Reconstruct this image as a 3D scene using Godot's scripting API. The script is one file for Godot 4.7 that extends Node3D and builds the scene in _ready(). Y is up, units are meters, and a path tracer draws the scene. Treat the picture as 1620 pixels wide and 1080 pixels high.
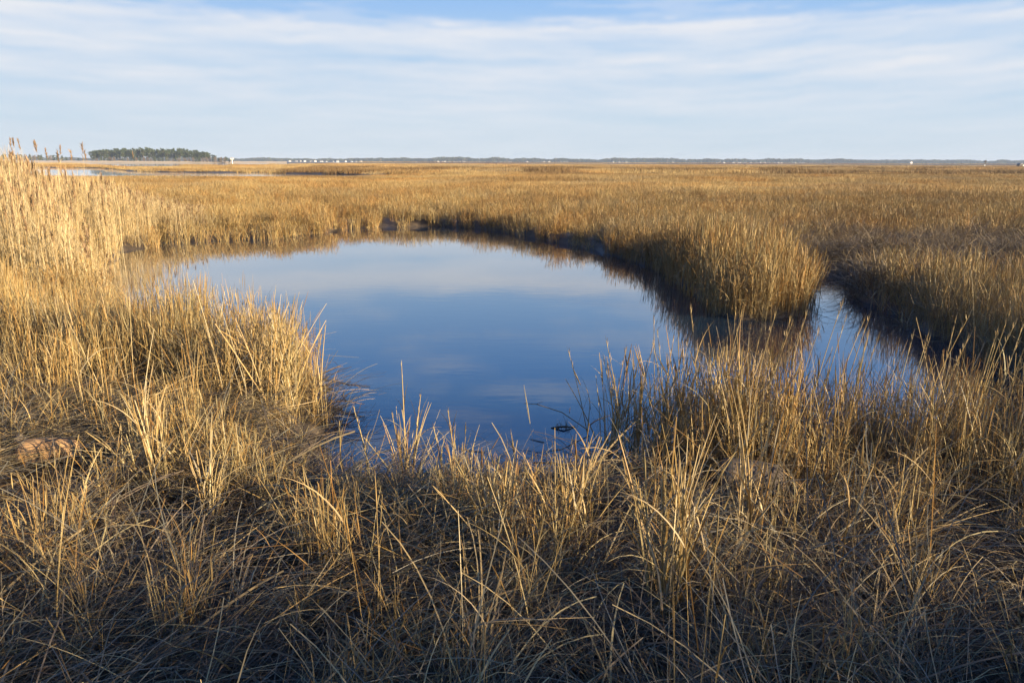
extends Node3D
# A tidal marsh in late winter: a still pond ringed by dead cordgrass, reeds on the left, a pine island and a far wooded shore.
# Axes: x right, y up, -z into the picture; the water level is y = 0 and the eye stands at (0, 2.1, 0).

const POND := [
	Vector2(-8.48, -15.53), Vector2(-9.06, -17.19), Vector2(-9.03, -19.41), Vector2(-7.96, -20.09), Vector2(-6.7, -20.47), Vector2(-6.13, -21.58), Vector2(-5.3, -23.71),
	Vector2(-3.96, -24.23), Vector2(-2.35, -24.78), Vector2(-1.04, -23.88), Vector2(0.36, -21.44), Vector2(1.75, -18.56), Vector2(2.65, -16.13), Vector2(2.96, -13.6),
	Vector2(2.95, -11.62), Vector2(2.9, -10.3), Vector2(3.2, -9.85), Vector2(3.78, -9.96), Vector2(4.35, -10.6), Vector2(4.75, -11.77), Vector2(5.3, -13.4), Vector2(6.3, -14.6), Vector2(6.9, -14.3),
	Vector2(5.95, -12.9), Vector2(5.55, -11.6), Vector2(5.45, -10.5), Vector2(5.25, -9.4), Vector2(5.2, -8.5), Vector2(5.1, -7.4), Vector2(4.95, -6.4), Vector2(4.4, -5.6), Vector2(3.7, -5.2),
	Vector2(3.06, -5.08), Vector2(2.13, -5.0), Vector2(1.3, -5.0), Vector2(0.8, -4.95), Vector2(0.3, -4.75), Vector2(-0.09, -4.66), Vector2(-0.51, -4.62), Vector2(-0.8, -4.64), Vector2(-1.1, -4.76), Vector2(-1.37, -5.02), Vector2(-1.58, -5.7), Vector2(-1.78, -6.19), Vector2(-2.0, -6.75), Vector2(-2.6, -7.25), Vector2(-3.75, -7.9), Vector2(-5.6, -10.0), Vector2(-7.4, -12.9)]
const HOLLOWS := [Vector3(-2.85, -5.36, 0.42), Vector3(1.34, -3.72, 0.40), Vector3(-1.57, -3.45, 0.30), Vector3(-0.47, -2.85, 0.35), Vector3(1.49, -3.01, 0.40), Vector3(-1.08, -2.84, 0.35), Vector3(0.46, -3.40, 0.25)]
const SX0 := -14.0
const SZ0 := -30.0
const SSTEP := 0.16
const SNX := 170
const SNZ := 188

var rng := RandomNumberGenerator.new()
var n_edge := FastNoiseLite.new()
var n_patch := FastNoiseLite.new()
var n_clump := FastNoiseLite.new()
var n_ground := FastNoiseLite.new()
var sdf := PackedFloat32Array()
var mats := {}
var used := {}
var bins := {}      # stand name -> tuft name -> [places, tints]
var tufts := {}     # tuft name -> Array of meshes


class Strips:
	# collects ribbons, tubes and leaves as triangles
	var v := PackedVector3Array()
	var n := PackedVector3Array()
	var c := PackedColorArray()
	var i := PackedInt32Array()

	func ribbon(pts: Array, widths: Array, side: Vector3, col: Color) -> void:
		var first := v.size()
		var last := pts.size() - 1
		for k in pts.size():
			var p: Vector3 = pts[k]
			var t: Vector3 = (pts[mini(k + 1, last)] - pts[maxi(k - 1, 0)]).normalized()
			var s := (side - t * side.dot(t)).normalized()
			var nn := s.cross(t).normalized()
			var w: float = widths[k] * 0.5
			v.append(p - s * w); v.append(p + s * w)
			n.append(nn); n.append(nn)
			c.append(col); c.append(col)
			if k < last:
				var a := first + k * 2
				i.append(a); i.append(a + 2); i.append(a + 1)
				i.append(a + 1); i.append(a + 2); i.append(a + 3)

	func tube(pts: Array, radii: Array, sides: int, col: Color) -> void:
		var first := v.size()
		var last := pts.size() - 1
		for k in pts.size():
			var t: Vector3 = (pts[mini(k + 1, last)] - pts[maxi(k - 1, 0)]).normalized()
			var s := t.cross(Vector3(0.31, 0.22, 0.93)).normalized()
			var u := t.cross(s).normalized()
			for m in sides:
				var a := TAU * m / sides
				var d := s * cos(a) + u * sin(a)
				v.append(pts[k] + d * radii[k]); n.append(d); c.append(col)
			if k < last:
				for m in sides:
					var a := first + k * sides + m
					var b := first + k * sides + (m + 1) % sides
					i.append(a); i.append(a + sides); i.append(b)
					i.append(b); i.append(a + sides); i.append(b + sides)

	func tri(p: Vector3, q: Vector3, r: Vector3, nn: Vector3, col: Color) -> void:
		var f := v.size()
		v.append(p); v.append(q); v.append(r)
		n.append(nn); n.append(nn); n.append(nn)
		c.append(col); c.append(col); c.append(col)
		i.append(f); i.append(f + 1); i.append(f + 2)

	func done() -> ArrayMesh:
		var a := []
		a.resize(Mesh.ARRAY_MAX)
		a[Mesh.ARRAY_VERTEX] = v; a[Mesh.ARRAY_NORMAL] = n; a[Mesh.ARRAY_COLOR] = c; a[Mesh.ARRAY_INDEX] = i
		var m := ArrayMesh.new()
		m.add_surface_from_arrays(Mesh.PRIMITIVE_TRIANGLES, a)
		return m


# ---------------------------------------------------------------- helpers
func numbered(called: String) -> String:
	var k: int = used.get(called, 0)
	used[called] = k + 1
	return called if k == 0 else "%s_%03d" % [called, k]

func tag(o: Node, label: String, category := "", group := "", kind := "") -> void:
	o.set_meta("label", label)
	if category: o.set_meta("category", category)
	if group: o.set_meta("group", group)
	if kind: o.set_meta("kind", kind)

func thing(called: String, at: Vector3, turn: float, label: String, category: String, group := "") -> Node3D:
	var o := Node3D.new()
	o.name = numbered(called)
	add_child(o)
	o.position = at
	o.rotation.y = turn
	tag(o, label, category, group)
	return o

func part(called: String, mesh: Mesh, mat: Material, parent: Node, kind := "") -> MeshInstance3D:
	var o := MeshInstance3D.new()
	o.mesh = mesh
	o.material_override = mat
	if parent == self: called = numbered(called)
	o.name = called
	parent.add_child(o, true)
	if kind: o.set_meta("kind", kind)
	return o

func copy(o: Node3D, called: String, at: Vector3, turn: float, size: Vector3, label := "", group := "") -> Node3D:
	var r: Node3D = o.duplicate()
	r.name = numbered(called)
	add_child(r)
	r.position = at
	r.rotation.y = turn
	r.scale = size
	if label: r.set_meta("label", label)
	if group: r.set_meta("group", group)
	return r

func lin(r: float, g: float, b: float) -> Color:
	return Color(r, g, b).linear_to_srgb()

func vary(c: Color, by: float) -> Color:
	var k := 1.0 + rng.randf_range(-by, by)
	var w := rng.randf_range(-0.07, 0.07)
	return Color(c.r * k * (1.0 + w), c.g * k, c.b * k * (1.0 - w))

func pick(a: Array):
	return a[rng.randi() % a.size()]

# ---------------------------------------------------------------- land
func make_sdf() -> void:
	sdf.resize(SNX * SNZ)
	var n := POND.size()
	for j in SNZ:
		var z := SZ0 + j * SSTEP
		for i in SNX:
			var x := SX0 + i * SSTEP
			var best := 1e9
			var inside := false
			var a: Vector2 = POND[n - 1]
			for k in n:
				var b: Vector2 = POND[k]
				var ex := b.x - a.x
				var ez := b.y - a.y
				var px := x - a.x
				var pz := z - a.y
				var t := clampf((px * ex + pz * ez) / (ex * ex + ez * ez), 0.0, 1.0)
				var dx := px - ex * t
				var dz := pz - ez * t
				best = minf(best, dx * dx + dz * dz)
				if (a.y > z) != (b.y > z) and x < a.x + ex * (z - a.y) / ez:
					inside = not inside
				a = b
			sdf[j * SNX + i] = -sqrt(best) if inside else sqrt(best)

func pond_sd(x: float, z: float) -> float:
	# distance to the pond's shore, negative over the water
	var fx := (x - SX0) / SSTEP
	var fz := (z - SZ0) / SSTEP
	if fx < 0.0 or fz < 0.0 or fx >= SNX - 1 or fz >= SNZ - 1:
		return 5.0
	var i := int(fx)
	var j := int(fz)
	fx -= i; fz -= j
	var k := j * SNX + i
	var d := lerpf(lerpf(sdf[k], sdf[k + 1], fx), lerpf(sdf[k + SNX], sdf[k + SNX + 1], fx), fz)
	return d + n_edge.get_noise_2d(x, z) * 0.22 + n_clump.get_noise_2d(x * 2.2, z * 2.2) * 0.1

func ramp(x: float, keys: Array) -> float:
	if x <= keys[0][0]: return keys[0][1]
	for k in keys.size() - 1:
		if x < keys[k + 1][0]:
			return lerpf(keys[k][1], keys[k + 1][1], (x - keys[k][0]) / (keys[k + 1][0] - keys[k][0]))
	return keys[-1][1]

const CREEK_NEAR := [[-1.2, 100.0], [-0.7, 100.0], [-0.52, 96.0], [-0.35, 90.0], [-0.28, 96.0], [-0.22, 92.0], [-0.16, 104.0], [-0.1, 112.0], [-0.06, 130.0], [0.9, 150.0]]
const CREEK_FAR := [[-1.2, 235.0], [-0.56, 228.0], [-0.525, 190.0], [-0.51, 152.0], [-0.35, 142.0], [-0.28, 130.0], [-0.22, 128.0], [-0.16, 112.0], [-0.1, 122.0], [-0.06, 128.0], [0.9, 140.0]]
const BAY_NEAR := [[-1.2, 520.0], [-0.6, 420.0], [-0.56, 300.0], [-0.53, 215.0], [-0.4, 270.0], [-0.3, 430.0], [-0.23, 900.0], [-0.15, 1500.0], [0.9, 1700.0]]

func far_land(x: float, z: float) -> float:
	# metres inside the land (positive) beyond the pond; negative over creek and bay
	var d := -z
	if d < 60.0: return 9.0
	var t := x / d
	if absf(t) > 1.2: return 9.0
	var wob := n_edge.get_noise_2d(x * 0.06, z * 0.06)
	var land := maxf(ramp(t, CREEK_NEAR) + wob * 9.0 - d, d - ramp(t, CREEK_FAR) - wob * 10.0)
	land = minf(land, ramp(t, BAY_NEAR) * (1.0 + 0.06 * wob) - d)
	if d > 850.0 and t < -0.2:
		land = maxf(land, minf(d - ramp(t, [[-0.6, 868.0], [-0.4, 880.0], [-0.3, 960.0], [-0.24, 1150.0]]), (-0.235 - t) * d))
	return maxf(land, d - 2320.0 - 40.0 * wob)

func mudflat(x: float, z: float) -> float:
	# where the shore is a bare muddy shelf: far left shore, a gap in the far shore, the near landing
	var m := 0.0
	m = maxf(m, clampf(1.2 - Vector2(x + 7.9, z + 20.2).length() * 0.8, 0.0, 1.0))
	m = maxf(m, clampf(1.5 - Vector2(x + 9.3, z + 18.2).length() * 0.8, 0.0, 1.0) * 0.8)
	m = maxf(m, clampf(1.3 - Vector2((x + 4.4) * 0.8, z + 24.6).length() * 1.0, 0.0, 1.0))
	m = maxf(m, clampf(1.7 - Vector2((x + 0.45) * 0.75, (z + 4.58) * 1.3).length() * 1.25, 0.0, 1.0))
	return m

func ground(x: float, z: float) -> float:
	var e := pond_sd(x, z)
	var w := 0.45 + 0.9 * mudflat(x, z)
	var h := lerpf(-0.3, 0.2, smoothstep(-w * 0.85, w, e))
	if z < -60.0:
		var l := far_land(x, z)
		h = lerpf(-0.4, 0.22, smoothstep(-3.0, 4.0, l))
		if z < -860.0 and l > 0.0:
			h += minf(l * 0.02, 1.4)
	return h + n_ground.get_noise_2d(x, z) * 0.05

func lay_ground() -> void:
	var rings := PackedFloat32Array()
	var r := 0.35
	while r < 4300.0:
		rings.append(r)
		r *= 1.012 if r > 3.0 and r < 30.0 else 1.032
	var angles := PackedFloat32Array()
	var a := -180.0
	while a < 180.0:
		angles.append(deg_to_rad(a))
		a += 0.35 if a > -46.0 and a < 46.0 else 5.0
	var v := PackedVector3Array()
	var na := angles.size()
	for rr in rings:
		for an in angles:
			var x := rr * sin(an)
			var z := -rr * cos(an)
			v.append(Vector3(x, ground(x, z), z))
	var centre := v.size()
	v.append(Vector3(0, ground(0, 0), 0))
	var idx := PackedInt32Array()
	for k in rings.size() - 1:
		for m in na:
			var p := k * na + m
			var q := k * na + (m + 1) % na
			idx.append_array([p, p + na, q, q, p + na, q + na])
	for m in na:
		idx.append_array([centre, m, (m + 1) % na])
	var nn := PackedVector3Array()
	nn.resize(v.size())
	for k in range(0, idx.size(), 3):
		var f := (v[idx[k + 2]] - v[idx[k]]).cross(v[idx[k + 1]] - v[idx[k]])
		for m in 3: nn[idx[k + m]] += f
	for k in nn.size(): nn[k] = nn[k].normalized()
	var arr := []
	arr.resize(Mesh.ARRAY_MAX)
	arr[Mesh.ARRAY_VERTEX] = v; arr[Mesh.ARRAY_NORMAL] = nn; arr[Mesh.ARRAY_INDEX] = idx
	var am := ArrayMesh.new()
	am.add_surface_from_arrays(Mesh.PRIMITIVE_TRIANGLES, arr)
	var o := part("marsh_ground", am, mats.mud, self)
	tag(o, "dark brown marsh mud under the grass and along the pond", "ground", "", "structure")

# ---------------------------------------------------------------- materials and sky
func noise_texture(freq: float, colors: Array, octaves := 4, size := 512, kind := FastNoiseLite.TYPE_SIMPLEX_SMOOTH) -> ImageTexture:
	var n := FastNoiseLite.new()
	n.noise_type = kind
	n.frequency = freq
	n.fractal_octaves = octaves
	n.seed = 11
	var im := n.get_seamless_image(size, size)
	im.convert(Image.FORMAT_RGBA8)
	var g := Gradient.new()
	g.offsets = PackedFloat32Array(range(colors.size()).map(func(k): return float(k) / (colors.size() - 1)))
	g.colors = PackedColorArray(colors)
	for y in size:
		for x in size:
			im.set_pixel(x, y, g.sample(im.get_pixel(x, y).r))
	return ImageTexture.create_from_image(im)

func material(called: String, color: Color, rough: float) -> StandardMaterial3D:
	var m := StandardMaterial3D.new()
	m.resource_name = called
	m.albedo_color = color
	m.roughness = rough
	m.cull_mode = BaseMaterial3D.CULL_DISABLED
	mats[called] = m
	return m

func make_materials() -> void:
	var g := material("grass", Color.WHITE, 0.55)
	g.vertex_color_use_as_albedo = true
	g.metallic_specular = 0.4
	g.backlight_enabled = true
	g.backlight = Color(0.36, 0.36, 0.36)
	var lf := material("foliage", Color.WHITE, 0.7)
	lf.vertex_color_use_as_albedo = true
	lf.metallic_specular = 0.3
	var mud := material("mud", Color.WHITE, 0.55)
	mud.albedo_texture = noise_texture(0.02, [lin(0.028, 0.022, 0.016), lin(0.055, 0.042, 0.03), lin(0.09, 0.068, 0.045), lin(0.13, 0.1, 0.065)], 5)
	mud.uv1_triplanar = true
	mud.uv1_world_triplanar = true
	mud.uv1_scale = Vector3(0.55, 0.55, 0.55)
	mud.heightmap_enabled = true
	mud.heightmap_texture = mud.albedo_texture
	mud.heightmap_scale = 3.0
	var ripple := noise_texture(0.012, [Color.BLACK, Color.WHITE], 4)
	for q in [["pond_water", Vector3(0.22, 1.0, 0.9), 0.05], ["bay_water", Vector3(0.05, 1.0, 0.2), 1.6]]:
		var w := material(q[0], lin(0.012, 0.03, 0.055), 0.03)
		w.metallic_specular = 0.8
		w.clearcoat_enabled = true
		w.clearcoat = 0.6
		w.clearcoat_roughness = 0.02
		w.uv1_triplanar = true
		w.uv1_world_triplanar = true
		w.uv1_scale = q[1]
		w.heightmap_enabled = true
		w.heightmap_texture = ripple
		w.heightmap_scale = q[2]
	material("sand", lin(0.5, 0.4, 0.27), 0.9)
	var wood := material("driftwood", Color.WHITE, 0.8)
	wood.albedo_texture = noise_texture(0.03, [lin(0.2, 0.11, 0.05), lin(0.42, 0.25, 0.12), lin(0.5, 0.33, 0.17)], 5, 256)
	wood.uv1_triplanar = true
	wood.uv1_scale = Vector3(1.2, 9.0, 9.0)
	wood.heightmap_enabled = true
	wood.heightmap_texture = wood.albedo_texture
	wood.heightmap_scale = 0.6
	material("grey_wood", lin(0.12, 0.095, 0.075), 0.85)
	material("white_paint", lin(0.8, 0.8, 0.78), 0.6)
	material("grey_roof", lin(0.16, 0.16, 0.18), 0.8)
	material("cream_paint", lin(0.62, 0.55, 0.44), 0.7)
	material("bark", lin(0.16, 0.11, 0.075), 0.9)
	material("nest_twigs", lin(0.05, 0.04, 0.03), 0.9)

func make_sky() -> Image:
	var w := 2048
	var h := 1024
	var im := Image.create(w, h, false, Image.FORMAT_RGBF)
	var veil := FastNoiseLite.new()
	veil.seed = 5; veil.frequency = 1.0; veil.fractal_octaves = 5; veil.fractal_gain = 0.52
	var wisp := FastNoiseLite.new()
	wisp.seed = 23; wisp.frequency = 1.0; wisp.fractal_octaves = 5; wisp.fractal_gain = 0.55
	var clear := [[0.0, Color(0.63, 0.73, 0.82)], [3.0, Color(0.60, 0.74, 0.87)], [8.0, Color(0.48, 0.67, 0.90)], [11.0, Color(0.34, 0.57, 0.92)], [16.0, Color(0.18, 0.42, 0.91)], [24.0, Color(0.085, 0.26, 0.70)], [40.0, Color(0.08, 0.22, 0.60)], [90.0, Color(0.05, 0.15, 0.45)]]
	for y in h:
		var el := 90.0 - (y + 0.5) / h * 180.0
		var step := 1 if el < 36.0 else 4
		if el < -1.0:
			im.fill_rect(Rect2i(0, y, w, h - y), Color(0.3, 0.3, 0.28))
			break
		var base: Color = clear[-1][1]
		for k in clear.size() - 1:
			if el < clear[k + 1][0]:
				var f := maxf(0.0, (el - clear[k][0]) / (clear[k + 1][0] - clear[k][0]))
				base = (clear[k][1] as Color).lerp(clear[k + 1][1], f)
				break
		var x := 0
		while x < w:
			var az := (x + 0.5) / w * TAU
			var cx := cos(az) * 2.0
			var cz := sin(az) * 2.0
			# a level veil of thin cloud with a soft, wavering upper edge, and fine wisps above it
			var wav := wisp.get_noise_3d(cx * 0.7, cz * 0.7, 3.0) * 1.6
			var fine := wisp.get_noise_3d(cx * 3.2, cz * 3.2, (el + wav * 0.8) * 2.1)
			var top := 9.7 + wav * 0.35 + fine * 0.7
			var cover := smoothstep(top + 0.5, top - 0.7, el) * (0.45 + 0.55 * smoothstep(1.5, 6.0, el))
			var st := veil.get_noise_3d(cx * 1.5, cz * 1.5, (el + wav) * 0.55)
			var amount := cover * clampf(0.5 + 0.6 * st + 0.36 * fine + 0.25 * smoothstep(2.2, 0.3, top - el), 0.0, 1.0)
			var high := smoothstep(0.0, 0.55, veil.get_noise_3d(cx * 1.7 + 7.0, cz * 1.7, (el + wav) * 0.5) + 0.5 * fine)
			amount = maxf(amount, high * 0.34 * smoothstep(50.0, 14.0, el) * smoothstep(6.0, 10.5, el))
			var c := base.lerp(Color(0.84, 0.87, 0.93), amount)
			if step == 1: im.set_pixel(x, y, c)
			else: im.fill_rect(Rect2i(x, y, step, 1), c)
			x += step
	return im

# ---------------------------------------------------------------- blades
func curve(base: Vector3, az: float, lean: float, bend: float, length: float, segs: int, kink := 2.0, kink_by := 0.0, drift := 0.0) -> Array:
	var p := base
	var out := [p]
	for k in segs:
		var s := (k + 0.5) / segs
		var a := lean + bend * pow(s, 1.4)
		if s > kink: a += kink_by
		a = minf(a, 2.6)
		var d := Vector3(sin(az) * sin(a), cos(a), cos(az) * sin(a))
		p += d * (length / segs)
		if p.y < 0.012: p.y = 0.012 + 0.01 * s
		out.append(p)
		az += drift / segs
	return out

func taper(w: float, segs: int, tip := 0.15) -> Array:
	var out := []
	for k in segs + 1:
		out.append(w * lerpf(1.0, tip, pow(float(k) / segs, 1.6)))
	return out

func side_of(az: float, roll: float) -> Vector3:
	return Vector3(cos(az) * cos(roll), sin(roll), -sin(az) * cos(roll))

const STRAW := [Color(0.373, 0.275, 0.122), Color(0.330, 0.231, 0.092), Color(0.387, 0.305, 0.154), Color(0.301, 0.192, 0.069), Color(0.245, 0.141, 0.046), Color(0.345, 0.268, 0.131)]
const DULL := [Color(0.159, 0.139, 0.103), Color(0.195, 0.178, 0.138), Color(0.133, 0.102, 0.064), Color(0.185, 0.139, 0.073), Color(0.111, 0.079, 0.049), Color(0.207, 0.168, 0.098)]  # weathered grass tones, darkened further to stand in for shade inside the mat
const GAP_SHADE := [Color(0.064, 0.046, 0.030), Color(0.096, 0.070, 0.046), Color(0.048, 0.036, 0.026), Color(0.128, 0.100, 0.072)]  # ground layer tones: the shade between blades is put into this colour
const PALE := [Color(0.422, 0.330, 0.190), Color(0.394, 0.301, 0.160), Color(0.451, 0.373, 0.234), Color(0.352, 0.259, 0.123)]

func standing_tuft(stems: int, radius: float, width: float, segs: int, leaves: int, colors: Array, spread := 0.1) -> ArrayMesh:
	var s := Strips.new()
	for k in stems:
		var a := rng.randf() * TAU
		var r := radius * sqrt(rng.randf())
		var b := Vector3(cos(a) * r, -0.02, sin(a) * r)
		var az := rng.randf() * TAU
		var lean := absf(rng.randfn(0.0, spread))
		var bend := absf(rng.randfn(0.0, 0.16))
		var len := rng.randf_range(0.62, 1.05)
		var col := vary(pick(colors), 0.18)
		var broken := rng.randf() < 0.1
		var pts := curve(b, az, lean, bend, len, segs, rng.randf_range(0.35, 0.8) if broken else 2.0, rng.randf_range(0.8, 1.9))
		s.ribbon(pts, taper(width * rng.randf_range(0.7, 1.2), segs, 0.45), side_of(az, rng.randf_range(-0.5, 0.5)).rotated(Vector3.UP, rng.randf() * PI), col)
		if segs > 3 and not broken and rng.randf() < 0.4:
			# a narrow spike of seed husks pressed to the stem
			var t: Vector3 = pts[-1]
			var dir: Vector3 = (pts[-1] - pts[-2]).normalized()
			for m in 2:
				s.ribbon([t - dir * 0.13, t - dir * 0.06, t + dir * 0.05], [width * 0.6, width * 1.25, width * 0.3], side_of(az, 0).rotated(dir, m * 1.5), vary(col, 0.1))
		for m in leaves:
			if rng.randf() < 0.25: continue
			var at := rng.randf_range(0.12, 0.75) * (pts.size() - 1)
			var q: Vector3 = (pts[int(at)] as Vector3).lerp(pts[mini(int(at) + 1, pts.size() - 1)], at - int(at))
			var laz := rng.randf() * TAU
			s.ribbon(curve(q, laz, rng.randf_range(0.1, 0.6), rng.randf_range(0.3, 2.0), rng.randf_range(0.18, 0.48), segs, rng.randf_range(0.3, 3.0), rng.randf_range(0.4, 1.4), rng.randf_range(-0.6, 0.6)), taper(width * rng.randf_range(0.8, 1.3), segs, 0.08), side_of(laz, rng.randf_range(-0.7, 0.7)), vary(pick(colors), 0.2))
	return s.done()

func matted_tuft(count: int, radius: float, width: float, flat: float, colors: Array) -> ArrayMesh:
	# blown-down stems: most point along +z of the tuft, the top ones arch clear of the mat
	var s := Strips.new()
	for k in count:
		var a := rng.randf() * TAU
		var r := radius * sqrt(rng.randf())
		var b := Vector3(cos(a) * r, rng.randf() * 0.1 * (1.0 - flat * 0.3), sin(a) * r)
		var az := rng.randfn(0.0, 0.55)
		if rng.randf() < 0.18: az = rng.randf() * TAU
		var lean := lerpf(rng.randf_range(0.2, 1.2), rng.randf_range(1.1, 1.5), flat)
		var bend := lerpf(rng.randf_range(0.4, 1.7), rng.randf_range(0.0, 0.5), flat)
		s.ribbon(curve(b, az, lean, bend, rng.randf_range(0.12, 0.5) if rng.randf() < 0.55 else rng.randf_range(0.4, 0.9), 6, rng.randf_range(0.3, 2.5), rng.randf_range(-0.2, 0.8), rng.randf_range(-0.7, 0.7)), taper(width * (rng.randf_range(1.6, 2.6) if rng.randf() < 0.09 else rng.randf_range(0.45, 1.3)), 6, rng.randf_range(0.1, 0.9)), side_of(az, rng.randf_range(-0.9, 0.9)), vary(pick(colors), 0.25))
	return s.done()

func wispy_tuft(count: int, radius: float, width: float) -> ArrayMesh:
	var s := Strips.new()
	for k in count:
		var a := rng.randf() * TAU
		var r := radius * sqrt(rng.randf())
		var az := rng.randf() * TAU
		s.ribbon(curve(Vector3(cos(a) * r, 0, sin(a) * r), az, rng.randf_range(0.0, 0.9), rng.randf_range(0.3, 2.2), rng.randf_range(0.5, 1.1), 5, 3.0, 0.0, rng.randf_range(-2.0, 2.0)), taper(width * rng.randf_range(0.6, 1.2), 5, 0.2), side_of(az, rng.randf_range(-0.8, 0.8)), vary(pick(DULL), 0.2))
	return s.done()

func reed_tuft(stems: int, radius: float) -> ArrayMesh:
	var s := Strips.new()
	for k in stems:
		var a := rng.randf() * TAU
		var r := radius * sqrt(rng.randf())
		reed_shape(s, s, s, Vector3(cos(a) * r, -0.02, sin(a) * r), rng.randf_range(0.72, 1.02), 0.005, rng.randf() < 0.07)
	return s.done()

func reed_shape(stem: Strips, leaf: Strips, plume: Strips, b: Vector3, len: float, w: float, plumed: bool) -> void:
	var az := rng.randf() * TAU
	var col := vary(pick(PALE), 0.15)
	var pts := curve(b, az, absf(rng.randfn(0.0, 0.06)), rng.randf_range(0.0, 0.16), len, 6)
	stem.ribbon(pts, taper(w, 6, 0.4), side_of(az, 0).rotated(Vector3.UP, rng.randf() * PI), col)
	for m in 5:
		var at := rng.randf_range(0.15, 0.92) * 6
		var q: Vector3 = (pts[int(at)] as Vector3).lerp(pts[mini(int(at) + 1, 6)], at - int(at))
		var laz := 1.9 + rng.randfn(0.0, 1.0)
		leaf.ribbon(curve(q, laz, rng.randf_range(0.1, 0.5), rng.randf_range(0.4, 2.0), rng.randf_range(0.08, 0.2), 4, rng.randf_range(0.3, 2.0), 0.9), taper(w * 1.5, 4, 0.1), side_of(laz, rng.randf_range(-0.6, 0.6)), vary(pick(PALE), 0.2))
	if plumed:
		var t: Vector3 = pts[-1]
		for m in 34:
			var f := rng.randf()
			var q: Vector3 = t - (pts[-1] - pts[-2]).normalized() * 0.17 * f
			var paz := 1.6 + rng.randfn(0.0, 0.9)
			plume.ribbon(curve(q, paz, rng.randf_range(0.1, 0.5), rng.randf_range(0.1, 0.7), rng.randf_range(0.04, 0.09), 3), [0.006, 0.013, 0.01, 0.002], side_of(paz, rng.randf_range(-1, 1)), vary(Color(0.24, 0.165, 0.10), 0.25))

func patch(count: int, radius: float, width: float, h0: float, h1: float, colors: Array) -> ArrayMesh:
	# a wide piece of distant sward
	var s := Strips.new()
	for k in count:
		var az := rng.randf() * TAU
		var len := rng.randf_range(h0, h1)
		s.ribbon(curve(Vector3(rng.randf_range(-radius, radius), -0.03, rng.randf_range(-radius, radius)), az, absf(rng.randfn(0.0, 0.16)), rng.randf_range(0.0, 0.6), len, 2), [width, width * 0.8, width * 0.15], side_of(az, 0).rotated(Vector3.UP, rng.randf() * PI), vary(pick(colors), 0.2))
	return s.done()

func make_tufts() -> void:
	var t := func(called: String, n: int, f: Callable): tufts[called] = range(n).map(func(_k): return f.call())
	t.call("cordgrass", 10, func(): return standing_tuft(18, 0.09, 0.005, 6, 2, STRAW, 0.08))
	t.call("stems", 6, func(): return standing_tuft(4, 0.06, 0.0055, 6, 1, PALE + STRAW, 0.11))
	t.call("cordgrass_lean", 6, func(): return standing_tuft(16, 0.1, 0.005, 6, 3, STRAW + DULL, 0.28))
	t.call("cordgrass_mid", 6, func(): return standing_tuft(26, 0.17, 0.0085, 4, 2, STRAW, 0.12))
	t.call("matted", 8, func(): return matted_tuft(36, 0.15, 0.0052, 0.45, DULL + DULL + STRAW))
	t.call("flat", 8, func(): return matted_tuft(36, 0.2, 0.0062, 0.92, PALE + DULL))
	t.call("litter", 6, func(): return matted_tuft(34, 0.2, 0.0065, 0.9, GAP_SHADE))  # lying stems coloured near black so the gaps between lit blades look shaded
	t.call("wispy", 6, func(): return wispy_tuft(52, 0.2, 0.0075))
	t.call("reeds", 6, func(): return reed_tuft(12, 0.16))
	t.call("sward", 6, func(): return patch(90, 0.5, 0.016, 0.55, 1.0, STRAW))
	t.call("far_sward", 5, func(): return patch(240, 1.7, 0.045, 0.55, 1.0, STRAW))
	t.call("last_sward", 4, func(): return patch(420, 7.5, 0.14, 0.6, 1.0, STRAW))

func species(x: float, z: float, size: float) -> Color:
	# marsh plants grow in patches: straw, rusty, grey and dark brown, with ragged borders
	var a := n_patch.get_noise_2d(x / size, z / size * 1.5) + rng.randf_range(-0.16, 0.16)
	var b := n_patch.get_noise_2d(x / size + 77.0, z / size * 1.5) + rng.randf_range(-0.16, 0.16)
	if a > 0.22: return Color(0.74, 0.66, 0.58)
	if a < -0.3: return Color(1.1, 1.1, 1.08)
	if b > 0.2: return Color(0.84, 0.86, 0.98)
	if b < -0.22: return Color(1.0, 0.84, 0.66)
	return Color(0.96, 0.93, 0.88)

func put(stand: String, tuft: String, at: Vector3, turn: float, size: Vector3, tint: Color) -> void:
	var v := rng.randi() % (tufts[tuft] as Array).size()
	var key := "%s:%d" % [tuft, v]
	if not bins.has(stand): bins[stand] = {}
	if not bins[stand].has(key): bins[stand][key] = [[], []]
	bins[stand][key][0].append(Transform3D(Basis(Vector3.UP, turn).scaled_local(size), at))
	bins[stand][key][1].append(tint)

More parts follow.
